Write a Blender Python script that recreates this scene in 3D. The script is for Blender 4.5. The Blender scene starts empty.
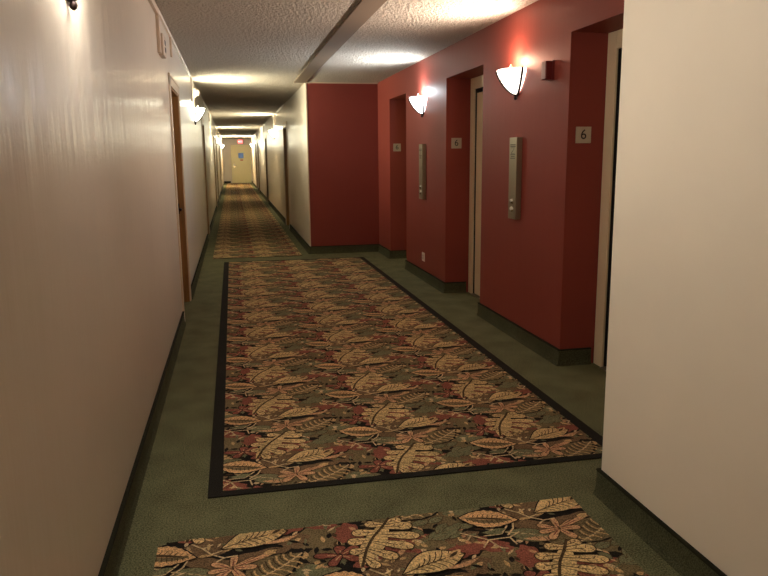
import bpy, bmesh, math, random
from mathutils import Vector, Matrix
random.seed(7)
PI = math.pi
scene = bpy.context.scene
COL = scene.collection

# ------------------------------------------------------------------ measures (metres)
XL, XB, XN, XR = -0.471, 1.0685, 1.444, 2.102     # left wall, far right wall, near right wall, red lift wall
YN, YR, YE, YBACK = 2.545, 10.424, 41.5, -5.0
H, BB, ZO, DEP = 2.44, 0.113, 2.15, 0.253
LIFTS = [(3.245, 4.318), (5.926, 7.000), (8.69, 9.634)]
LEFT_DOORS = [6.28, 12.75, 20.3, 23.6, 30.0, 37.0]       # near edge of each opening
RIGHT_DOORS = [14.15, 22.5, 29.5, 32.0, 38.5]
DW, DH = 0.96, 2.0

# ------------------------------------------------------------------ materials
def lin(c):
    c = c/255.0
    return c/12.92 if c <= 0.04045 else ((c+0.055)/1.055)**2.4
def rgb(r, g, b): return (lin(r), lin(g), lin(b), 1.0)

def mat(name, col, rough=0.6, metal=0.0, spec=0.5):
    m = bpy.data.materials.new(name); m.use_nodes = True
    b = m.node_tree.nodes['Principled BSDF']
    b.inputs['Base Color'].default_value = col
    b.inputs['Roughness'].default_value = rough
    b.inputs['Metallic'].default_value = metal
    b.inputs['Specular IOR Level'].default_value = spec
    return m

def noise(m, scale, vec_scale=(1, 1, 1), detail=3, rough=0.5):
    nt = m.node_tree
    tc = nt.nodes.new('ShaderNodeTexCoord'); mp = nt.nodes.new('ShaderNodeMapping')
    mp.inputs['Scale'].default_value = vec_scale
    n = nt.nodes.new('ShaderNodeTexNoise')
    n.inputs['Scale'].default_value = scale; n.inputs['Detail'].default_value = detail
    n.inputs['Roughness'].default_value = rough
    nt.links.new(tc.outputs['Object'], mp.inputs['Vector']); nt.links.new(mp.outputs['Vector'], n.inputs['Vector'])
    return n
def bump(m, src, strength, dist, chain=None):
    nt = m.node_tree; bp = nt.nodes.new('ShaderNodeBump')
    bp.inputs['Strength'].default_value = strength; bp.inputs['Distance'].default_value = dist
    nt.links.new(src, bp.inputs['Height'])
    if chain: nt.links.new(chain, bp.inputs['Normal'])
    nt.links.new(bp.outputs['Normal'], nt.nodes['Principled BSDF'].inputs['Normal'])
    return bp.outputs['Normal']
def vary(m, src, col, lo, hi, p0=0.3, p1=0.7):
    nt = m.node_tree; r = nt.nodes.new('ShaderNodeValToRGB')
    r.color_ramp.elements[0].position = p0; r.color_ramp.elements[1].position = p1
    r.color_ramp.elements[0].color = tuple(c*lo for c in col[:3])+(1,)
    r.color_ramp.elements[1].color = tuple(c*hi for c in col[:3])+(1,)
    nt.links.new(src, r.inputs['Fac'])
    nt.links.new(r.outputs['Color'], nt.nodes['Principled BSDF'].inputs['Base Color'])

def paint(name, col, rough, streak=0.25, spec=0.5):
    """rolled wall paint: vertical roller streaks and a faint orange peel"""
    m = mat(name, col, rough, 0, spec)
    n1 = noise(m, 1.0, (10, 10, 0.9), 4)
    n2 = noise(m, 1.0, (160, 160, 120), 2)
    k = bump(m, n1.outputs['Fac'], streak, 0.014)
    bump(m, n2.outputs['Fac'], 0.10, 0.001, k)
    n3 = noise(m, 1.3, (1, 1, 1), 4)
    vary(m, n3.outputs['Fac'], col, 0.95, 1.04)
    return m

def carpet(name, col, grain=0.35, scale=170):
    m = mat(name, col, 0.95, 0, 0.15)
    n = noise(m, scale, (1, 1, 1), 2)
    n2 = noise(m, 5, (1, 1, 1), 5)
    nt = m.node_tree
    mx = nt.nodes.new('ShaderNodeMath'); mx.operation = 'MULTIPLY_ADD'
    mx.inputs[1].default_value = 0.2
    nt.links.new(n2.outputs['Fac'], mx.inputs[0])
    ad = nt.nodes.new('ShaderNodeMath'); ad.operation = 'MULTIPLY'; ad.inputs[1].default_value = 0.8
    nt.links.new(n.outputs['Fac'], ad.inputs[0]); nt.links.new(ad.outputs[0], mx.inputs[2])
    vary(m, mx.outputs[0], col, 1-grain, 1+grain, 0.40, 0.60)
    bump(m, n.outputs['Fac'], 0.7, 0.006)
    return m

def emit(name, col, strength, base=(0.8, 0.8, 0.8, 1)):
    m = mat(name, base, 0.35)
    b = m.node_tree.nodes['Principled BSDF']
    b.inputs['Emission Color'].default_value = col
    b.inputs['Emission Strength'].default_value = strength
    return m

M = {}
M['beige'] = paint('beige_paint', rgb(206, 195, 180), 0.30, 0.38, 0.36)
M['red'] = paint('red_paint', rgb(134, 61, 51), 0.52, 0.10, 0.16)
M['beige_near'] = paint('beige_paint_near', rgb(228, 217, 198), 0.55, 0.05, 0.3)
m = mat('popcorn_ceiling', rgb(212, 199, 183), 0.95, 0, 0.1)
n = noise(m, 36, (1, 1, 1), 3, 0.65); bump(m, n.outputs['Fac'], 1.0, 0.10)
n3 = noise(m, 100, (1, 1, 1), 2); vary(m, n3.outputs['Fac'], rgb(212, 199, 183), 0.72, 1.15)
M['ceiling'] = m
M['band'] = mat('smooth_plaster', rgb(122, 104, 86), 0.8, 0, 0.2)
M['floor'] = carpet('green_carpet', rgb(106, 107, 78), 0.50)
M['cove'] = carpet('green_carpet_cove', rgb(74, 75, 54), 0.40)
M['cap'] = mat('black_cap_strip', rgb(36, 36, 26), 0.9, 0, 0.1)
M['border'] = carpet('black_carpet', rgb(36, 34, 30), 0.3)
M['casing'] = mat('casing_paint', rgb(206, 186, 160), 0.4)
m = mat('tan_wood', rgb(150, 112, 66), 0.45)
n = noise(m, 6, (6, 6, 0.5), 4); vary(m, n.outputs['Fac'], rgb(150, 112, 66), 0.8, 1.15)
M['wood'] = m
m = mat('brown_wood', rgb(104, 78, 48), 0.5)
n = noise(m, 6, (6, 6, 0.5), 4); vary(m, n.outputs['Fac'], rgb(104, 78, 48), 0.8, 1.15)
M['darkwood'] = m
M['enddoor'] = mat('cream_door', rgb(232, 222, 176), 0.4)
M['liftmetal'] = mat('tan_enamel', rgb(222, 202, 166), 0.4)
M['dark'] = mat('dark_gap', rgb(24, 20, 16), 0.8)
m = mat('brushed_steel', rgb(150, 140, 116), 0.38, 0.75)
n = noise(m, 1.0, (30, 30, 900), 2); bump(m, n.outputs['Fac'], 0.08, 0.001)
M['steel'] = m
M['chrome'] = mat('chrome', rgb(215, 210, 200), 0.18, 1.0)
M['engrave'] = mat('engraved_ink', rgb(62, 54, 40), 0.6)
M['plate'] = mat('grey_plate', rgb(178, 166, 146), 0.4, 0.2)
M['ink'] = mat('black_ink', rgb(26, 22, 20), 0.6)
M['bronze'] = mat('bronze', rgb(46, 28, 24), 0.4, 0.5)
M['maroon'] = mat('maroon_enamel', rgb(112, 36, 32), 0.35)
M['white'] = mat('white_plastic', rgb(228, 214, 200), 0.4)
M['box'] = mat('beige_plastic', rgb(198, 176, 156), 0.45)
M['glass_warm'] = emit('frosted_glass_warm', (1, 0.93, 0.82, 1), 17)
M['glass_cool'] = emit('frosted_glass_cool', (0.96, 0.98, 1, 1), 1.8)
M['glass_amber'] = emit('frosted_glass_amber', (1, 0.88, 0.74, 1), 1.3)
M['glass_yellow'] = emit('frosted_glass_yellow', (1, 0.95, 0.74, 1), 2.6)
M['bulb'] = emit('lit_bulb', (1, 0.45, 0.10, 1), 0.8, (0.02, 0.01, 0.005, 1))
M['exit'] = emit('exit_red', (1, 0.10, 0.10, 1), 0.9, rgb(220, 50, 50))
M['exitbox'] = mat('exit_housing', rgb(210, 170, 150), 0.5)
M['exittext'] = emit('exit_letters', (1, 0.75, 0.7, 1), 0.35)
M['blue'] = mat('blue_sign', rgb(105, 150, 240), 0.4)
M['redink'] = mat('red_notice', rgb(190, 80, 60), 0.5)

# ------------------------------------------------------------------ mesh helpers
def box(bm, x0, x1, y0, y1, z0, z1, mi=0, bev=0.0):
    vs = [bm.verts.new((x, y, z)) for x in (x0, x1) for y in (y0, y1) for z in (z0, z1)]
    fs = []
    for q in ((0,1,3,2), (4,6,7,5), (0,4,5,1), (2,3,7,6), (0,2,6,4), (1,5,7,3)):
        f = bm.faces.new([vs[i] for i in q]); f.material_index = mi; fs.append(f)
    if bev:
        es = list({e for f in fs for e in f.edges})
        r = bmesh.ops.bevel(bm, geom=es, offset=bev, segments=2, affect='EDGES', profile=0.5)
        for f in r['faces']: f.material_index = mi
def tube(bm, pts, r, n=8, mi=0, cap=True):
    pts = [Vector(p) for p in pts]; rings = []
    rr = r if isinstance(r, (list, tuple)) else [r]*len(pts)
    for i, p in enumerate(pts):
        t = (pts[min(i+1, len(pts)-1)]-pts[max(i-1, 0)]).normalized()
        a = t.cross(Vector((0, 0, 1)))
        if a.length < 1e-3: a = t.cross(Vector((1, 0, 0)))
        a.normalize(); b = t.cross(a)
        rings.append([bm.verts.new(p+rr[i]*(a*math.cos(2*PI*k/n)+b*math.sin(2*PI*k/n))) for k in range(n)])
    for u, v in zip(rings, rings[1:]):
        for k in range(n):
            f = bm.faces.new((u[k], u[(k+1) % n], v[(k+1) % n], v[k])); f.material_index = mi; f.smooth = True
    if cap:
        for c in (rings[0][::-1], rings[-1]):
            f = bm.faces.new(c); f.material_index = mi
def lathe(bm, prof, n=16, mi=0, axis='z', org=(0, 0, 0)):
    o = Vector(org); rings = []
    for r, h in prof:
        ring = []
        for k in range(n):
            a = 2*PI*k/n; c, s = r*math.cos(a), r*math.sin(a)
            ring.append(bm.verts.new(o+(Vector((c, s, h)) if axis == 'z' else Vector((h, c, s)))))
        rings.append(ring)
    for u, v in zip(rings, rings[1:]):
        for k in range(n):
            f = bm.faces.new((u[k], u[(k+1) % n], v[(k+1) % n], v[k])); f.material_index = mi; f.smooth = True
    for c in (rings[0], rings[-1]):
        f = bm.faces.new(c); f.material_index = mi
def obj(name, bm, mats, parent=None, recalc=True):
    if recalc: bmesh.ops.recalc_face_normals(bm, faces=bm.faces)
    me = bpy.data.meshes.new(name); bm.to_mesh(me); bm.free()
    for m in (mats if isinstance(mats, (list, tuple)) else [mats]): me.materials.append(m)
    o = bpy.data.objects.new(name, me); COL.objects.link(o)
    if parent: o.parent = parent
    return o
def struct(o): o['kind'] = 'structure'; return o
def tag(o, label, cat, group=None):
    o['label'] = label; o['category'] = cat
    if group: o['group'] = group
    return o
def thing(name, label, cat, loc, rotz=0, group=None):
    o = bpy.data.objects.new(name, None); COL.objects.link(o)
    o.empty_display_size = 0.1
    o.location = loc; o.rotation_euler = (0, 0, rotz)
    return tag(o, label, cat, group)
def dup(root, loc, rotz, label, group=None, swap=None):
    r = root.copy(); COL.objects.link(r); r.location = loc; r.rotation_euler = (0, 0, rotz); r['label'] = label
    if group: r['group'] = group
    for ch in list(root.children):
        c = ch.copy(); COL.objects.link(c); c.parent = r
        if swap and ch.name.split('.')[0] in swap:
            c.data = ch.data.copy(); c.data.materials.clear(); c.data.materials.append(swap[ch.name.split('.')[0]])
        for g in list(ch.children):
            d = g.copy(); COL.objects.link(d); d.parent = c
    return r
def text_faces(bm, s, size, place, mi=0, depth=0.001):
    """letters as solid mesh; place maps (u, v, w) to the local 3-D point, w away from the surface"""
    cu = bpy.data.curves.new('t', 'FONT'); cu.body = s; cu.size = size
    cu.align_x = 'CENTER'; cu.align_y = 'CENTER'; cu.extrude = depth/2
    o = bpy.data.objects.new('t', cu); COL.objects.link(o)
    dg = bpy.context.evaluated_depsgraph_get()
    me = bpy.data.meshes.new_from_object(o.evaluated_get(dg))
    vs = [bm.verts.new(place(v.co.x, v.co.y, v.co.z)) for v in me.vertices]
    for p in me.polygons:
        try:
            f = bm.faces.new([vs[i] for i in p.vertices]); f.material_index = mi
        except ValueError: pass
    bpy.data.objects.remove(o); bpy.data.curves.remove(cu); bpy.data.meshes.remove(me)

# ------------------------------------------------------------------ the setting
bm = bmesh.new(); box(bm, -0.9, 3.2, YBACK-0.2, YE+0.3, -0.2, 0.0)
struct(obj('floor', bm, M['floor']))
bm = bmesh.new(); box(bm, -0.9, 3.2, YBACK-0.2, YE+0.3, H, H+0.2)
struct(obj('ceiling', bm, M['ceiling']))

def wall_with_doors(bm, xa, xb, ya, yb, doors, w, h):
    y = ya
    for d in doors:
        box(bm, xa, xb, y, d, 0, H); box(bm, xa, xb, d, d+w, h, H); y = d+w
    box(bm, xa, xb, y, yb, 0, H)
bm = bmesh.new(); wall_with_doors(bm, XL-0.16, XL, YBACK, YE, LEFT_DOORS, DW, DH)
box(bm, XL-0.35, XL-0.16, YBACK, YE, 0, H)
struct(obj('wall_left', bm, M['beige']))
bm = bmesh.new(); wall_with_doors(bm, XB, XB+0.16, YR+0.002, YE, RIGHT_DOORS, DW, DH)
box(bm, XB+0.16, XB+0.35, YR+0.13, YE, 0, H)
struct(obj('wall_right', bm, M['beige']))
bm = bmesh.new(); box(bm, XL-0.35, XB+0.35, YE, YE+0.2, 0, H)
struct(obj('wall_far', bm, M['beige']))
bm = bmesh.new(); box(bm, XL-0.35, XN+0.35, YBACK-0.2, YBACK, 0, H)
struct(obj('wall_back', bm, M['beige']))
bm = bmesh.new(); box(bm, XN, XR+0.6, YBACK, YN, 0, H, bev=0.004)
struct(obj('wall_near_right', bm, M['beige_near']))
# red lift wall with three door recesses, and the red wall closing the lobby
bm = bmesh.new(); y = YN
for a, b in LIFTS:
    box(bm, XR, XR+DEP, y, a, 0, H); box(bm, XR, XR+DEP, a, b, ZO, H); y = b
box(bm, XR, XR+DEP, y, YR+0.12, 0, H)
box(bm, XR+DEP+0.13, XR+0.6, YN, YR+0.12, 0, H)
struct(obj('wall_lift', bm, M['red']))
bm = bmesh.new(); box(bm, XB+0.014, XR, YR, YR+0.12, 0, H)
struct(obj('wall_lobby_end', bm, M['red']))
bm = bmesh.new(); box(bm, XB-0.002, XB+0.013, YR-0.004, YR+0.02, BB, H-0.002)
struct(obj('trim_1', bm, M['casing']))
bm = bmesh.new(); box(bm, XB, XR-0.002, YR-0.012, YR+0.002, H-0.016, H-0.001)
struct(obj('trim_2', bm, M['casing']))
# smooth plaster strip in the textured ceiling where a wall once stood
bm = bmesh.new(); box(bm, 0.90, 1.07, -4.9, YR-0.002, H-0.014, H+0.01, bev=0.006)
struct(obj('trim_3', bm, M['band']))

# carpet cove baseboards with a dark cap
def skirt(bm, x0, y0, x1, y1, t=0.013):
    """board along a wall from (x0,y0) to (x1,y1); the room lies to the left of that direction"""
    d = Vector((x1-x0, y1-y0)); L = d.length; d /= L; nn = Vector((-d.y, d.x))
    prof = [(0, 0), (t+0.012, 0), (t+0.003, 0.022), (t, 0.05), (t, BB-0.007), (0, BB-0.007)]
    cap = [(0, BB-0.007), (t+0.003, BB-0.007), (t+0.003, BB-0.002), (t-0.003, BB), (0, BB)]
    for mi, pr in ((0, prof), (1, cap)):
        A = [bm.verts.new((x0+nn.x*o, y0+nn.y*o, z)) for o, z in pr]
        B = [bm.verts.new((x1+nn.x*o, y1+nn.y*o, z)) for o, z in pr]
        n = len(pr)
        for k in range(n):
            f = bm.faces.new((A[k], A[(k+1) % n], B[(k+1) % n], B[k])); f.material_index = mi
        for c in (A, B[::-1]):
            f = bm.faces.new(c); f.material_index = mi
CW = 0.075
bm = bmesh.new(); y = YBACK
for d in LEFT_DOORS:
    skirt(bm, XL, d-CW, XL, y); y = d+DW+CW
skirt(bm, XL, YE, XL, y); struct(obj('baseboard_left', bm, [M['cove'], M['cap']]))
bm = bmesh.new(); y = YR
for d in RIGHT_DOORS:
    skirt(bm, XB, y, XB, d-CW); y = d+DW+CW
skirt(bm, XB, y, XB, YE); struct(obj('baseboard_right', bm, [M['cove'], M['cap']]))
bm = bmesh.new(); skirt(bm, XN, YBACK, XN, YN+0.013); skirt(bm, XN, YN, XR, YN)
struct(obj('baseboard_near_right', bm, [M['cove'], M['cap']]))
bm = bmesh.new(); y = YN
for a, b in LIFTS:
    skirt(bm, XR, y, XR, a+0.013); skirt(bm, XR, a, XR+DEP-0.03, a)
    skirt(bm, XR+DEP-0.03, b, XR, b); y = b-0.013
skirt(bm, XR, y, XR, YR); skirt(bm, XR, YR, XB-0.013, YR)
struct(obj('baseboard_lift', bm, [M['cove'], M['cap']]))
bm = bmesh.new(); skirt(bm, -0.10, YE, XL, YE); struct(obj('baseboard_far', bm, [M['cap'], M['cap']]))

# ------------------------------------------------------------------ hotel room doors
dn = [0]
def room_door(x, y0, side, wood, handle=True):
    """side +1: door in the left wall (room towards +x); -1: in the right wall"""
    dn[0] += 1
    root = bpy.data.objects.new('door_%d' % dn[0], None); COL.objects.link(root); struct(root)
    root.location = (x, y0+DW/2, 0); root.rotation_euler = (0, 0, 0 if side > 0 else PI)
    w = DW/2
    bm = bmesh.new()
    for s in (-1, 1):
        a, b = sorted((s*(w-0.012), s*(w+CW)))
        box(bm, -0.001, 0.012, a, b, 0, DH+CW, bev=0.003)
    box(bm, -0.001, 0.012, -w-CW, w+CW, DH-0.012, DH+CW, bev=0.004)
    box(bm, -0.001, 0.016, -w-CW-0.002, w+CW+0.004, DH+CW-0.02, DH+CW+0.006, bev=0.004)
    obj('casing', bm, M['casing'], root)
    bm = bmesh.new()
    for s in (-1, 1):
        a, b = sorted((s*(w-0.028), s*w)); box(bm, -0.155, 0.0, a, b, 0, DH)
    box(bm, -0.155, 0.0, -w, w, DH-0.028, DH)
    obj('jamb', bm, wood, root)
    bm = bmesh.new(); box(bm, -0.13, -0.088, -w+0.03, w-0.03, 0.012, DH-0.03, bev=0.003)
    obj('door_panel', bm, wood, root)
    if handle:
        bm = bmesh.new(); sy = w-0.10
        box(bm, -0.089, -0.082, sy-0.03, sy+0.03, 0.85, 1.0, bev=0.003)
        tube(bm, [(-0.085, sy, 0.92), (-0.03, sy, 0.92), (-0.024, sy-0.01, 0.92), (-0.024, sy-0.11, 0.915)], 0.01, 8)
        obj('door_handle', bm, M['bronze'], root)
        bm = bmesh.new(); box(bm, -0.075, -0.045, w-0.030, w-0.027, 0.87, 0.97, bev=0.001)
        obj('strike_plate', bm, M['bronze'], root)
    return root
for i, y in enumerate(LEFT_DOORS): room_door(XL, y, 1, M['wood'] if i < 2 else M['darkwood'], y < 24)
for i, y in enumerate(RIGHT_DOORS): room_door(XB, y, -1, M['wood'] if i == 0 else M['darkwood'], y < 16)

# door at the end of the corridor
dn[0] += 1
root = bpy.data.objects.new('door_%d' % dn[0], None); COL.objects.link(root); struct(root)
root.location = (0.52, YE, 0)
bm = bmesh.new()
for a, b in ((-0.54, -0.46), (0.46, 0.54)): box(bm, a, b, -0.03, 0.001, 0, 2.1, bev=0.004)
box(bm, -0.54, 0.54, -0.03, 0.001, 2.03, 2.1, bev=0.004)
obj('casing', bm, M['enddoor'], root)
bm = bmesh.new(); box(bm, -0.455, 0.455, -0.012, 0.001, 0.01, 2.025, bev=0.003); obj('door_panel', bm, M['enddoor'], root)
bm = bmesh.new(); box(bm, -0.42, -0.36, -0.017, -0.012, 0.88, 1.06, bev=0.002)
tube(bm, [(-0.39, -0.014, 0.96), (-0.39, -0.06, 0.96), (-0.27, -0.065, 0.955)], 0.012, 8)
obj('door_handle', bm, M['chrome'], root)

# ------------------------------------------------------------------ lift doors
for (a, b) in LIFTS:
    dn[0] += 1
    root = bpy.data.objects.new('door_%d' % dn[0], None); COL.objects.link(root); struct(root)
    root.location = (XR+DEP, (a+b)/2, 0)
    w = (b-a)/2; FW = 0.11
    bm = bmesh.new()
    for s in (-1, 1):
        p, q = sorted((s*(w-FW), s*(w-0.001)))
        box(bm, -0.003, 0.014, p, q, 0, ZO-0.002, bev=0.003)
    box(bm, -0.003, 0.014, -w+FW, w-FW, ZO-0.11, ZO-0.002, bev=0.003)
    obj('frame', bm, M['liftmetal'], root)
    for s in (-1, 1):
        p, q = sorted((s*0.002, s*(w-FW-0.032)))
        bm = bmesh.new(); box(bm, 0.016, 0.05, p, q, 0.012, ZO-0.15, bev=0.003); obj('door_panel', bm, M['liftmetal'], root)
    bm = bmesh.new(); box(bm, 0.08, 0.12, -w, w, 0.0, ZO); box(bm, 0.0145, 0.08, -w, w, ZO-0.11, ZO)
    for s in (-1, 1):
        p, q = sorted((s*(w-FW+0.001), s*w)); box(bm, 0.0145, 0.08, p, q, 0.0, ZO-0.11)
    obj('gap_shade', bm, M['dark'], root)  # near-black boxes give the gap around the door panels its shade by colour
    bm = bmesh.new(); box(bm, -0.02, 0.06, -w+FW+0.002, w-FW-0.002, 0.0, 0.006, bev=0.001); obj('sill', bm, M['steel'], root)

# ------------------------------------------------------------------ patterned carpets
# one drop-repeat motif in centimetres about the striped pod leaf; lattice (60.5,-30) and (0,60)
CN = ['black', 'gold', 'pod', 'rose', 'olive', 'green', 'brown', 'cream', 'dark', 'orange', 'tan']
CC = dict(black=(30, 27, 24), gold=(200, 172, 122), pod=(198, 158, 112), rose=(132, 78, 64), olive=(112, 98, 70),
          green=(112, 111, 82), brown=(112, 90, 66), cream=(196, 172, 132), dark=(74, 58, 40), orange=(190, 148, 110), tan=(186, 154, 108))
def lift(c): return tuple(v*(1.0 if max(c) < 0.05 else 1.16) for v in c[:3])+(1,)
RUGM = [carpet('pile_'+c, lift(rgb(*CC[c])), 0.42, 170) for c in CN]
MOTIF = []
def put(c, poly): MOTIF.append((CN.index(c), poly))
def leaf(a, b, w, p=1.0, n=9, bend=0.0, wig=0.0, asym=1.0):
    ax, ay = a; dx, dy = b[0]-ax, b[1]-ay; L = math.hypot(dx, dy); ux, uy = dx/L, dy/L
    up, dn_ = [], []
    for i in range(n+1):
        t = i/n; h = w*math.sin(PI*t**p); o = bend*math.sin(PI*t)
        if wig and 0 < i < n: h *= 1+wig*(1 if i % 2 else -1)
        x, y = ax+dx*t, ay+dy*t
        up.append((x-uy*(o+h), y+ux*(o+h)))
        if 0 < i < n: dn_.append((x-uy*(o-h*asym), y+ux*(o-h*asym)))
    return up+dn_[::-1]
def lobe(a, b, w, n=12):
    ax, ay = a; dx, dy = b[0]-ax, b[1]-ay; L = math.hypot(dx, dy); ux, uy = dx/L, dy/L
    up, dn_ = [], []
    for i in range(n+1):
        t = 0.5-0.5*math.cos(PI*i/n); h = w*(0.35+0.65*t)*math.sqrt(max(0, 1-max(0, (t-0.62)/0.38)**2))
        x, y = ax+dx*t, ay+dy*t
        up.append((x-uy*h, y+ux*h)); dn_.append((x+uy*h, y-ux*h))
    return up+dn_[::-1][1:]
def grow(poly, d):
    cx = sum(p[0] for p in poly)/len(poly); cy = sum(p[1] for p in poly)/len(poly)
    out = []
    for x, y in poly:
        r = math.hypot(x-cx, y-cy) or 1
        out.append((x+(x-cx)/r*d, y+(y-cy)/r*d))
    return out
def stroke(c, pts, w):
    for i, ((x0, y0), (x1, y1)) in enumerate(zip(pts, pts[1:])):
        L = math.hypot(x1-x0, y1-y0) or 1; nx, ny = -(y1-y0)/L*w/2, (x1-x0)/L*w/2
        put(c, [(x0+nx, y0+ny), (x0-nx, y0-ny), (x1-nx, y1-ny), (x1+nx, y1+ny)])
def blob(cx, cy, rx, ry, rot, teeth, amp, ph=0.0):
    n = teeth*4; out = []
    for i in range(n):
        a = 2*PI*i/n; k = 1+amp*(math.sin(teeth*a+ph)) + 0.10*math.sin(3*a+ph*2)
        x, y = rx*k*math.cos(a), ry*k*math.sin(a)
        out.append((cx+x*math.cos(rot)-y*math.sin(rot), cy+x*math.sin(rot)+y*math.cos(rot)))
    return out
def arc(a, b, bend, n=6):
    dx, dy = b[0]-a[0], b[1]-a[1]; L = math.hypot(dx, dy)
    return [(a[0]+dx*i/n-dy/L*bend*math.sin(PI*i/n), a[1]+dy*i/n+dx/L*bend*math.sin(PI*i/n)) for i in range(n+1)]

# broad soft shapes behind
put('olive', blob(-5, -29, 10.5, 9.5, 0.5, 9, 0.07)); put('olive', blob(-5, -40, 8, 6, 0.2, 7, 0.08))
put('brown', blob(16, 4, 10, 6.5, 0.4, 8, 0.06)); put('brown', blob(33, -7, 11, 4.5, 0.2, 7, 0.08))
put('brown', blob(46, 1, 6, 5, 0.2, 7, 0.08))
put('rose', blob(-15, -15, 9, 8, 0.2, 9, 0.09, 1)); put('rose', blob(-5, -18.5, 8, 4, -0.3, 8, 0.09, 2))
put('rose', blob(27, -41, 9.5, 8.5, 0.3, 9, 0.10, 0.5)); put('rose', blob(6, -28.5, 5.5, 7.5, 0.1, 8, 0.10, 2))
put('rose', blob(11, 13, 7, 4.5, 0.5, 8, 0.08, 2))
put('olive', blob(42, -24, 13, 8, 0.3, 9, 0.06)); put('olive', blob(37, 19, 9, 6, 0.4, 9, 0.07)); put('brown', blob(16, -9, 9, 5, -0.4, 8, 0.07)); put('green', blob(-9, 10, 8, 4, -0.2, 8, 0.1)); put('brown', blob(47, -41, 7, 4, 0.3, 8, 0.1))
put('brown', blob(20, -51, 8, 5, 0.3, 7, 0.08)); put('olive', blob(20, -19, 9, 5, 0.6, 7, 0.1))
# grey-green sprays
for a, b, w in (((34, -40), (41, -34), 2.2), ((40, -40), (48, -36), 2.2), ((38, -36), (44, -29), 2.1), ((43, -36), (50, -30), 2.0),
                ((33, -36), (30, -31), 1.8), ((46, -33), (54, -33), 1.9), ((35, 20), (44, 23), 2.2), ((40, 24), (49, 28), 2.2),
                ((30, -28), (38, -26), 2.0), ((37, -28), (44, -24), 1.9)):
    put('dark', grow(leaf(a, b, w), 0.35)); put('green', leaf(a, b, w)); stroke('olive', [a, b], 0.35)
stroke('green', [(31, -41), (38, -37), (46, -32), (55, -31)], 0.6)
# olive leaf right of the pod with an orange lower edge
put('dark', grow(leaf((3, -10.5), (21, -19), 4.6, 0.9), 0.4)); put('green', leaf((3, -10.5), (21, -19), 4.6, 0.9))
put('orange', leaf((8, -16.5), (20.5, -19.2), 1.5, 1.0)); stroke('cream', [(3, -10.5), (12, -14), (21, -19)], 0.4)
for t in (0.25, 0.4, 0.55, 0.7):
    x, y = 3+18*t, -10.5-8.5*t
    stroke('olive', [(x, y), (x+3.6, y+1.6)], 0.5); stroke('olive', [(x, y), (x+0.6, y-3.0)], 0.5)
# ribbed fern leaf
F0, F1 = (27, -23), (48, -8)
put('black', grow(leaf(F0, F1, 7.4, 0.9, 12, 0.5), 0.9)); put('olive', leaf(F0, F1, 7.4, 0.9, 12, 0.5, 0.04))
mid = arc(F0, F1, -1.6, 8); stroke('cream', mid, 0.75)
for i in range(1, 8):
    x, y = mid[i]; s = math.sin(PI*i/8.5)
    stroke('tan', arc((x, y), (x-1.2-1.0*s, y+6.6*s), 0.8, 3), 0.75); stroke('tan', arc((x, y), (x+5.2*s, y-2.6*s-0.6), 0.7, 3), 0.75)
    stroke('dark', arc((x-0.9, y-0.6), (x-2.4-1.0*s, y+5.6*s), 0.8, 3), 0.5)
# red four-petalled blossom
for b, w in (((-8.5, -41.6), 2.1), ((1.2, -36.6), 2.6), ((7.6, -38.2), 2.4), ((6.8, -47.2), 2.3), ((-3.6, -48.9), 2.2)):
    put('black', grow(lobe((0.8, -42.8), b, w), 0.5)); put('rose', lobe((0.8, -42.8), b, w))
    stroke('orange', [(0.8, -42.8), ((0.8+b[0])/2, (-42.8+b[1])/2)], 0.5)
# big lobed oak-like leaf
S = [(23, -20.5), (19, -27), (14, -34), (10.5, -41), (7, -52)]
LB = [((20.5, -25.5), (13, -23.2), 2.5), ((17, -30), (7.2, -29), 2.7), ((14, -35), (4.6, -35.2), 2.7), ((11, -41), (4.4, -42.2), 2.3),
      ((21, -24), (27.2, -22.6), 2.4), ((19.5, -27), (30.4, -28.0), 3.1), ((16, -31.5), (31.4, -36.2), 2.9), ((13.5, -36), (27.4, -43.2), 2.8),
      ((11, -41), (20.2, -49.0), 2.7), ((9, -46), (12.4, -53.6), 2.2)]
put('gold', leaf((6.4, -52), (22.5, -21.5), 4.4, 0.9))
for a, b, w in LB:
    w *= 1.12
    put('dark', grow(lobe(a, b, w), 0.5))
    put('gold', lobe(a, b, w))
    for k in range(4):
        t = 0.35+0.16*k; x, y = a[0]+(b[0]-a[0])*t, a[1]+(b[1]-a[1])*t; s = 0.55*w*(-1 if k % 2 else 1)
        L = math.hypot(b[0]-a[0], b[1]-a[1]); nx, ny = -(b[1]-a[1])/L, (b[0]-a[0])/L
        stroke('brown', [(x, y), (x+nx*s+(b[0]-a[0])/L, y+ny*s+(b[1]-a[1])/L)], 0.42)
    stroke('dark', [a, (a[0]+(b[0]-a[0])*0.62, a[1]+(b[1]-a[1])*0.62)], 0.45)
stroke('dark', S, 1.1)
# smooth veined leaf with a folded end
G0, G1 = (19.5, 0.5), (44, 8.5)
put('black', grow(leaf(G0, G1, 6.4, 1.12, 14, 1.6), 0.6)); put('gold', leaf(G0, G1, 6.4, 1.12, 14, 1.6))
gm = arc(G0, G1, 1.0, 10); stroke('dark', gm, 0.55)
for i in range(2, 9):
    x, y = gm[i]; s = math.sin(PI*(i/10)**1.1)
    stroke('dark', arc((x, y), (x+2.6, y+6.6*s-0.3), -0.6, 3), 0.42); stroke('dark', arc((x, y), (x+4.2, y-4.0*s), 0.5, 3), 0.42)
put('tan', leaf((36, 5.2), (43.4, 11.5), 2.0, 1.0)); put('dark', leaf((38, 7.0), (42, 10.4), 0.8, 1.0))
put('orange', leaf((34, 0.5), (48, 4.6), 1.2, 1.0, 8, -1.0))
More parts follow.
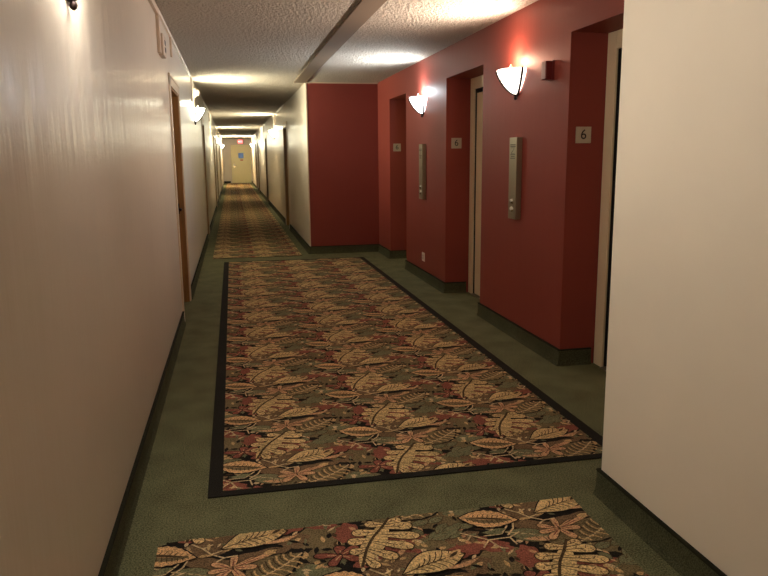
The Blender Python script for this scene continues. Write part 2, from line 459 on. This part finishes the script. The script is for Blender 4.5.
# orange star flower
FC = (23.5, -13)
for b, w in (((16.6, -8.6), 1.9), ((24.6, -5.2), 1.7), ((32.4, -8.0), 2.0), ((38.6, -5.6), 1.5), ((32.0, -13.6), 1.9), ((27.2, -20.4), 2.1), ((17.4, -19.6), 2.0), ((15.4, -14.2), 1.7)):
    put('dark', grow(lobe(FC, b, w), 0.5)); put('orange', lobe(FC, b, w))
    stroke('rose', [FC, (FC[0]+(b[0]-FC[0])*0.6, FC[1]+(b[1]-FC[1])*0.6)], 0.45)
put('tan', blob(37, -5.6, 2.2, 1.6, 0.3, 5, 0.1))
# tendrils
for pts in ([(9, 6), (13.3, 1.9), (16.2, -2.6), (20.8, -5.8), (25.5, -5.2)], [(16.2, -2.6), (20.2, -0.8)], [(13.3, 1.9), (16.8, 4.2)], [(20.8, -5.8), (18, -8)],
            [(-14, -8), (-10.5, -10.6), (-5.1, -15.0), (3.2, -14.8), (8, -12)], [(-5.1, -15.0), (-2.6, -21.0), (0, -22)], [(-5.1, -15), (-8.6, -19.6)], [(-10.5, -10.6), (-13, -14)], [(3.2, -14.8), (4, -20)],
            [(8, 4), (5, -7), (1, -12), (-6, -12)], [(9.6, -1), (6.8, -9), (3, -13.4)]):
    stroke('cream', pts, 0.7)
for a, b in (((-6, -9.5), (2, -11.5)), ((-14, -5), (-19, -9)), ((-3, -10), (4, -8.6))):
    put('green', leaf(a, b, 1.5))
# small sprigs filling the ground between the leaves
rg = random.Random(3)
for q in range(150):
    x, y, a, L = rg.uniform(-14, 50), rg.uniform(-50, 24), rg.uniform(0, 6.28), rg.uniform(2.5, 5)
    MOTIF.insert(17+q % 5, (CN.index(rg.choice(['tan', 'tan', 'green', 'dark', 'orange', 'black', 'black', 'olive', 'gold', 'cream'])), leaf((x, y), (x+L*math.cos(a), y+L*math.sin(a)), rg.uniform(0.5, 1.1), 1, 4)))
# pod leaf
P0, P1 = (-11, 3.0), (11, -3.4)
put('black', grow(leaf(P0, P1, 6.6, 0.92, 16), 0.7)); put('pod', leaf(P0, P1, 6.6, 0.92, 16, 0, 0.05))
put('olive', leaf((-9.4, 2.6), (9, -2.8), 3.6, 0.95, 12)); put('pod', leaf((-9.2, 3.6), (8.6, -1.6), 2.2, 0.95, 10, 0.2)) 
put('dark', leaf((-8.6, 2.5), (8.6, -2.5), 0.8, 1, 8))
for i in range(11):
    t = (i+0.8)/12; x, y = -11+22*t, 3-6.4*t; s = math.sin(PI*t**0.92)
    stroke('dark', [(x+0.2, y+0.8), (x+1.2, y+3.0*s)], 0.35); stroke('dark', [(x-0.6, y-0.6), (x-0.4, y-4.0*s)], 0.35)

def clip(poly, x0, x1, y0, y1):
    for ax, lim, sg in ((0, x0, 1), (0, x1, -1), (1, y0, 1), (1, y1, -1)):
        out = []
        for i in range(len(poly)):
            p, q = poly[i-1], poly[i]
            ip, iq = (p[ax]-lim)*sg >= 0, (q[ax]-lim)*sg >= 0
            if ip != iq:
                t = (lim-p[ax])/(q[ax]-p[ax]); out.append((p[0]+(q[0]-p[0])*t, p[1]+(q[1]-p[1])*t))
            if iq: out.append(q)
        poly = out
        if len(poly) < 3: return []
    return poly
def rug_mesh(x0, x1, y0, y1, cx, cy, ox, oy, T=0.005):
    """pattern field from (x0,y0) to (x1,y1) about the object's own origin (ox, oy); a pod leaf sits at (cx, cy)"""
    bm = bmesh.new()
    box(bm, x0-ox, x1-ox, y0-oy, y1-oy, 0, T, 0)
    i0, i1 = math.floor((x0-cx)/0.605)-2, math.ceil((x1-cx)/0.605)+2
    for i in range(i0, i1):
        bx = cx+0.605*i; by = cy-0.30*i
        j0, j1 = math.floor((y0-by)/0.6)-2, math.ceil((y1-by)/0.6)+2
        for j in range(j0, j1):
            for k, (c, poly) in enumerate(MOTIF):
                P = [(bx+px*0.01, by+0.6*j+py*0.01) for px, py in poly]
                if max(p[0] for p in P) < x0 or min(p[0] for p in P) > x1 or max(p[1] for p in P) < y0 or min(p[1] for p in P) > y1: continue
                P = clip(P, x0, x1, y0, y1)
                if len(P) < 3: continue
                z = T+0.00001*(k+1)+0.0000004*((i*7+j*3) % 11)
                area = sum(P[a-1][0]*P[a][1]-P[a][0]*P[a-1][1] for a in range(len(P)))
                if abs(area) < 2e-7: continue
                if area < 0: P.reverse()
                f = bm.faces.new([bm.verts.new((px-ox, py-oy, z)) for px, py in P]); f.material_index = c
    return bm
def rug(name, label, x0, x1, y0, y1, cx, cy):
    ox, oy = (x0+x1)/2, (y0+y1)/2
    o = obj(name, rug_mesh(x0, x1, y0, y1, cx, cy, ox, oy), RUGM, None, False)
    o.location = (ox, oy, 0); tag(o, label, 'carpet'); return o
# lobby carpet with its black border
BX0, BX1, BY0, BY1 = -0.163, 1.758, 2.873, 9.865
bw = 0.062
r1 = rug('patterned_carpet', 'long leaf-patterned lobby carpet framed by a black border', BX0+bw, BX1-bw, BY0+0.045, BY1-bw, 0.588, 3.439)
ox, oy = r1.location.x, r1.location.y
bm = bmesh.new()
for a, b, c, d in ((BX0, BX0+bw, BY0, BY1), (BX1-bw, BX1, BY0, BY1), (BX0+bw, BX1-bw, BY0, BY0+0.045), (BX0+bw, BX1-bw, BY1-bw, BY1)):
    box(bm, a-ox, b-ox, c-oy, d-oy, 0, 0.006)
o = obj('border', bm, M['border'], r1); o['label'] = 'black carpet border band'
rug('patterned_carpet', 'borderless leaf-patterned carpet in the foreground at the bottom edge', -0.327, 1.310, -2.6, 2.539, 0.912, 2.44)
rug('carpet_runner', 'leaf-patterned runner along the narrow far corridor up to the end door', -0.322, 0.932, 10.255, 41.0, 0.20, 10.6)

# ------------------------------------------------------------------ wall sconces
def bowl_r(t): return max(0.0, 1-max(t, 0)**1.3)**0.62            # t = 0 at rim, 1 at the foot
RW, RD, HB = 0.172, 0.150, 0.172
def sp(a, t, k=1.0):
    r = bowl_r(t)
    return Vector((0.004+RD*r*math.cos(a)*k, RW*r*math.sin(a)*k, -HB*t-(k-1)*0.12))
def make_sconce(label, group):
    root = thing('wall_sconce', label, 'wall lamp', (0, 0, 0), 0, group)
    bm = bmesh.new(); n, ns = 20, 14; G = {}
    for s, k in ((0, 1.0), (1, 0.965)):
        for i in range(ns+1):
            for j in range(n+1):
                G[s, i, j] = bm.verts.new(sp(-PI/2+PI*j/n, min(i/ns, 0.985), k)+Vector((0, 0, 0.004*s if i == 0 else 0)))
    for s in (0, 1):
        for i in range(ns):
            for j in range(n):
                f = bm.faces.new((G[s, i, j], G[s, i, j+1], G[s, i+1, j+1], G[s, i+1, j])); f.smooth = True
    for j in range(n): bm.faces.new((G[0, 0, j], G[1, 0, j], G[1, 0, j+1], G[0, 0, j+1]))
    for j in range(n): bm.faces.new((G[0, ns, j], G[0, ns, j+1], G[1, ns, j+1], G[1, ns, j]))
    for i in range(ns):
        for j in (0, n): bm.faces.new((G[0, i, j], G[0, i+1, j], G[1, i+1, j], G[1, i, j]))
    bowl = obj('glass_bowl', bm, M['glass_warm'], root)
    # bronze straps, the ring wire and the foot
    for a, r in ((-1.36, 0.009), (-0.22, 0.007), (1.36, 0.009)):
        bm = bmesh.new(); tube(bm, [sp(a, -0.07, 1.03)]+[sp(a, t/12, 1.03) for t in range(13)], r, 8)
        obj('strap', bm, M['bronze'], root)
    bm = bmesh.new(); tube(bm, [sp(-PI/2+PI*j/24, 0.36, 1.03) for j in range(25)], 0.0032, 6)
    obj('ring_wire', bm, M['bronze'], root)
    bm = bmesh.new(); lathe(bm, [(0.003, -0.036), (0.010, -0.031), (0.013, -0.022), (0.010, -0.013), (0.006, -0.009), (0.016, -0.004), (0.014, 0.006), (0.006, 0.012)], 12, 0, 'z', (0.016, 0, -HB))
    obj('finial', bm, M['bronze'], root)
    bm = bmesh.new(); box(bm, 0.0, 0.006, -0.055, 0.055, -0.13, -0.02, bev=0.002)
    obj('back_plate', bm, M['bronze'], root)
    bm = bmesh.new()
    lathe(bm, [(0.010, -0.085), (0.012, -0.05), (0.010, -0.045)], 12, 0, 'z', (0.055, 0, 0))
    tube(bm, [(0.006, 0, -0.075), (0.055, 0, -0.08)], 0.006, 8)
    socket = obj('socket', bm, M['bronze'], root)
    bm = bmesh.new()
    lathe(bm, [(0.009, -0.047), (0.015, -0.025), (0.019, 0.0), (0.016, 0.018), (0.009, 0.034), (0.003, 0.045), (0.0008, 0.048)], 14, 0, 'z', (0.055, 0, 0))
    obj('bulb', bm, M['bulb'], socket)
    return root
SC = []
def lamp(loc, rz, col, w, glow=None):
    """the bulb of an asymmetric uplighter: most light thrown out and up, a little straight on the wall"""
    sx = 1 if rz == 0 else -1
    l = bpy.data.lights.new('sconce_throw', 'SPOT'); l.energy = w*2.5; l.color = col; l.shadow_soft_size = 0.03
    l.spot_size = math.radians(165); l.spot_blend = 1.0
    o = bpy.data.objects.new('sconce_throw', l); COL.objects.link(o)
    o.location = (loc[0]+sx*0.075, loc[1], loc[2]+0.052)
    o.rotation_euler = Vector((sx*0.92, 0, 0.39)).to_track_quat('-Z', 'Y').to_euler()
    l = bpy.data.lights.new('sconce_glow', 'POINT'); l.energy = w*0.16; l.color = glow or col; l.shadow_soft_size = 0.03
    o = bpy.data.objects.new('sconce_glow', l); COL.objects.link(o); o.location = (loc[0]+sx*0.075, loc[1], loc[2]+0.07)
WARM = (1, 0.94, 0.84); YEL = (1, 0.97, 0.71); COOL = (0.85, 0.94, 1.0); AMB = (1, 0.84, 0.70)
RED_GROUP, COR = None, None
S0 = make_sconce('glowing glass bowl sconce nearest on the red wall, beside the maroon box', None)
S0.location = (XR, 5.17, 2.012); S0.rotation_euler = (0, 0, PI)
for ch in S0.children:
    if ch.name.startswith('glass_bowl'): ch.data.materials[0] = M['glass_amber']
sconces = [((XR, 7.88, 2.03), PI, 'brighter white bowl sconce on the red wall above the farther call panel', M['glass_cool'], COOL, 11),
           ((XL, 2.47, 2.06), 0, 'bowl sconce on the near left wall, only its bottom finial in view', M['glass_warm'], WARM, 3.0),
           ((XL, 10.2, 2.05), 0, 'bowl sconce on the left wall just past the near wooden door', M['glass_yellow'], YEL, 16),
           ((XB, 18.2, 2.05), PI, 'nearer bowl sconce on the right wall of the far corridor', M['glass_yellow'], YEL, 20),
           ((XL, 26.0, 2.05), 0, 'second bowl sconce along the left wall of the far corridor', M['glass_yellow'], YEL, 30),
           ((XB, 36.5, 2.05), PI, 'farther bowl sconce on the right wall close to the end door', M['glass_yellow'], YEL, 42),
           ((XL, 37.0, 2.02), 0, 'last bowl sconce on the left wall close to the end door', M['glass_yellow'], YEL, 60),
           ((XL, -3.4, 2.05), 0, 'added unseen bowl sconce on the left wall behind the camera', M['glass_warm'], WARM, 9)]  # unseen sconce, added out of view to light the foreground
lamp((XR, 5.17, 2.012), PI, AMB, 12, (1, 0.55, 0.36))
for loc, rz, lab, gl, colr, w in sconces:
    dup(S0, loc, rz, lab, None, {'glass_bowl': gl})
    lamp(loc, rz, colr, w)

# ------------------------------------------------------------------ fittings on the red wall
def call_panel(y, label):
    root = thing('elevator_call_panel', label, 'call panel', (XR, y, 0.925), PI, None)
    D, W2, HH = 0.045, 0.072, 0.605
    bm = bmesh.new(); box(bm, -0.002, 0.004, -0.06, 0.06, 0.02, 0.58); obj('mounting_plate', bm, M['dark'], root)
    bm = bmesh.new(); box(bm, 0, D, -W2, W2, 0, HH, bev=0.003); housing = obj('housing', bm, M['steel'], root)
    bm = bmesh.new()
    for z, wd, hgt in ((0.548, 0.050, 0.007), (0.535, 0.050, 0.007), (0.476, 0.046, 0.006), (0.463, 0.036, 0.006), (0.450, 0.046, 0.006)):
        box(bm, D-0.0005, D+0.001, -wd, wd, z, z+hgt)
    for q in range(4):
        box(bm, D-0.0005, D+0.001, -0.03+q*0.013, -0.016+q*0.013, 0.490+q*0.009, 0.496+q*0.009)
    box(bm, D-0.0005, D+0.001, -0.036, 0.036, 0.486, 0.489); box(bm, D-0.0005, D+0.001, -0.036, 0.036, 0.528, 0.531)
    obj('engraved_notice', bm, M['engrave'], housing)
    for z in (0.075, 0.135):
        bm = bmesh.new(); lathe(bm, [(0.021, D-0.001), (0.021, D+0.004), (0.018, D+0.006), (0.015, D+0.006), (0.015, D+0.013), (0.011, D+0.016)], 20, 0, 'x', (0, 0.012, z))
        obj('button', bm, M['chrome'], housing)
    return root
P1 = call_panel(5.12, 'tall steel elevator call panel below the nearest red-wall sconce')
dup(P1, (XR, 7.83, 0.925), PI, 'tall steel elevator call panel on the farther red pier')

def plate(bm_y, label):
    root = thing('floor_number_plate', label, 'sign', (XR+0.108, bm_y, 1.472), 0, 'number plates in the elevator recesses')
    bm = bmesh.new(); box(bm, -0.053, 0.053, -0.005, 0.0, 0, 0.103, bev=0.0015); face = obj('plate', bm, M['plate'], root)
    bm = bmesh.new(); text_faces(bm, '6', 0.088, lambda u, v, w: (u, -0.0055-w, 0.0525+v), 0, 0.0012)
    o = obj('numeral', bm, M['ink'], face); o['label'] = 'black numeral 6'
    return root
p1 = plate(LIFTS[0][1], 'square grey plate with black 6 in the nearest elevator recess')
dup(p1, (XR+0.108, LIFTS[1][1], 1.472), 0, 'square grey plate with black 6 in the middle elevator recess')
dup(p1, (XR+0.100, LIFTS[2][1], 1.466), 0, 'square grey plate with black 6 in the farthest elevator recess')

root = thing('fire_alarm_box', 'small maroon box on the red wall right of the nearest sconce', 'alarm', (XR, 4.583, 1.885), PI)
bm = bmesh.new(); box(bm, -0.001, 0.014, -0.04, 0.04, 0, 0.126, bev=0.003); obj('mounting_box', bm, M['maroon'], root)
bm = bmesh.new(); box(bm, 0.012, 0.06, -0.037, 0.037, 0.004, 0.122, bev=0.006); obj('cover', bm, M['maroon'], root)

root = thing('wall_outlet', 'small white outlet low on the red pier above the baseboard', 'outlet', (XR, 7.86, 0.215), PI)
bm = bmesh.new(); box(bm, 0, 0.006, -0.055, 0.055, 0, 0.1, bev=0.002); obj('cover_plate', bm, M['white'], root)
bm = bmesh.new(); box(bm, 0.005, 0.009, -0.022, 0.022, 0.02, 0.078, bev=0.001); obj('socket_face', bm, M['box'], root)
bm = bmesh.new()
for z in (0.032, 0.058):
    for q in (-0.008, 0.008): box(bm, 0.0085, 0.0095, q-0.002, q+0.002, z, z+0.01)
obj('slots', bm, M['ink'], root)

# ------------------------------------------------------------------ fittings on the left wall
root = thing('cable_raceway', 'beige cable raceway running along the top of the left wall', 'raceway', (XL+0.0008, 0, H))
bm = bmesh.new(); box(bm, 0, 0.022, -4.9, 5.46, -0.062, -0.018, bev=0.003); obj('duct', bm, M['box'], root)
bm = bmesh.new(); box(bm, 0, 0.018, 5.46, 9.8, -0.030, -0.004, bev=0.003); obj('duct', bm, M['white'], root)
bm = bmesh.new(); box(bm, 0, 0.022, 5.41, 5.46, -0.315, -0.062, bev=0.003); obj('drop', bm, M['box'], root)
bm = bmesh.new(); box(bm, 0, 0.016, 6.58, 6.62, -0.19, -0.030, bev=0.003); obj('drop', bm, M['box'], root)
bm = bmesh.new(); box(bm, 0, 0.018, 9.80, 9.84, -0.36, -0.004, bev=0.003); obj('drop', bm, M['white'], root)
root = thing('alarm_strobe', 'beige alarm box with two dark slots high on the left wall', 'alarm', (XL, 5.58, 2.12))
bm = bmesh.new(); box(bm, 0, 0.038, -0.10, 0.10, 0, 0.15, bev=0.006); obj('housing', bm, M['box'], root)
bm = bmesh.new()
for z in (0.035, 0.085): box(bm, 0.037, 0.040, 0.0, 0.075, z, z+0.032)
obj('slot_openings', bm, M['ink'], root)
root = thing('smoke_detector', 'small cream detector above the left wall sconce past the wooden door', 'detector', (XL, 10.55, 2.29))
bm = bmesh.new(); lathe(bm, [(0.07, 0), (0.07, 0.02), (0.055, 0.035)], 20, 0, 'x'); obj('base', bm, M['white'], root)
bm = bmesh.new(); lathe(bm, [(0.045, 0.034), (0.045, 0.06), (0.03, 0.072)], 20, 0, 'x'); obj('sensor_head', bm, M['white'], root)

root = thing('cable_raceway', 'pale cable raceway along the ceiling edge of the far right wall', 'raceway', (XB-0.0008, 0, H), PI)
bm = bmesh.new(); box(bm, 0, 0.02, -41.3, -14.6, -0.032, -0.004, bev=0.003); obj('duct', bm, M['white'], root)
for y, l in ((17.9, 0.34), (23.9, 0.22), (30.4, 0.26)):
    bm = bmesh.new(); box(bm, 0, 0.02, -y-0.03, -y+0.03, -l, -0.032, bev=0.003); obj('drop', bm, M['box'], root)
root = thing('cable_raceway', 'pale cable raceway along the ceiling edge of the far left wall', 'raceway', (XL+0.0008, 0, H))
bm = bmesh.new(); box(bm, 0, 0.02, 12.0, 41.3, -0.032, -0.004, bev=0.003); obj('duct', bm, M['white'], root)
for y, l in ((17.2, 0.22), (25.7, 0.34)):
    bm = bmesh.new(); box(bm, 0, 0.02, y-0.03, y+0.03, -l, -0.032, bev=0.003); obj('drop', bm, M['box'], root)

# ------------------------------------------------------------------ end of the corridor
root = thing('exit_sign', 'small glowing red exit sign above the door at the corridor end', 'exit sign', (0.54, YE, 2.17))
bm = bmesh.new(); box(bm, -0.17, 0.17, -0.07, 0, 0, 0.22, bev=0.006); obj('housing', bm, M['exitbox'], root)
bm = bmesh.new(); box(bm, -0.15, 0.10, -0.074, -0.069, 0.02, 0.20, bev=0.002); lit = obj('lit_panel', bm, M['exit'], root)
bm = bmesh.new(); text_faces(bm, 'EXIT', 0.115, lambda u, v, w: (u-0.025, -0.0745-w, 0.11+v), 0, 0.002); obj('letters', bm, M['exittext'], lit)
root = thing('door_sign', 'blue square sign on the cream door at the corridor end', 'sign', (0.52, YE-0.012, 1.38))
bm = bmesh.new(); box(bm, -0.14, 0.14, -0.006, 0, 0, 0.28, bev=0.002); obj('plate', bm, M['blue'], root)
root = thing('door_notice', 'small red notice strip under the blue sign on the end door', 'sign', (0.55, YE-0.012, 1.24))
bm = bmesh.new(); box(bm, -0.08, 0.08, -0.005, 0, 0, 0.06, bev=0.002); obj('strip', bm, M['redink'], root)

# ------------------------------------------------------------------ world and camera
w = bpy.data.worlds.new('World'); scene.world = w; w.use_nodes = True
w.node_tree.nodes['Background'].inputs[0].default_value = (0.02, 0.018, 0.015, 1)
yaw, pitch, roll, fpx = 0.2051, 0.1820, -0.0092, 715.03
f0 = Vector((math.sin(yaw), math.cos(yaw), 0)); r0 = Vector((math.cos(yaw), -math.sin(yaw), 0)); u0 = Vector((0, 0, 1))
fw = f0*math.cos(pitch)-u0*math.sin(pitch); up = f0*math.sin(pitch)+u0*math.cos(pitch)
c, s = math.cos(roll), math.sin(roll)
R = r0*c+up*s; U = -r0*s+up*c
cam = bpy.data.cameras.new('Camera'); co = bpy.data.objects.new('Camera', cam); COL.objects.link(co)
mw = Matrix((R, U, -fw)).transposed().to_4x4(); mw.translation = (0, 0, 1.40)
co.matrix_world = mw
cam.sensor_width = 36; cam.lens = 36*fpx/768; cam.clip_start = 0.05; cam.clip_end = 200
scene.camera = co
scene.view_settings.view_transform = 'Standard'; scene.view_settings.look = 'None'
scene.view_settings.gamma = 1; scene.view_settings.use_curve_mapping = False
scene.view_settings.exposure = 2.2
scene.cycles.diffuse_bounces = 8; scene.cycles.max_bounces = 12
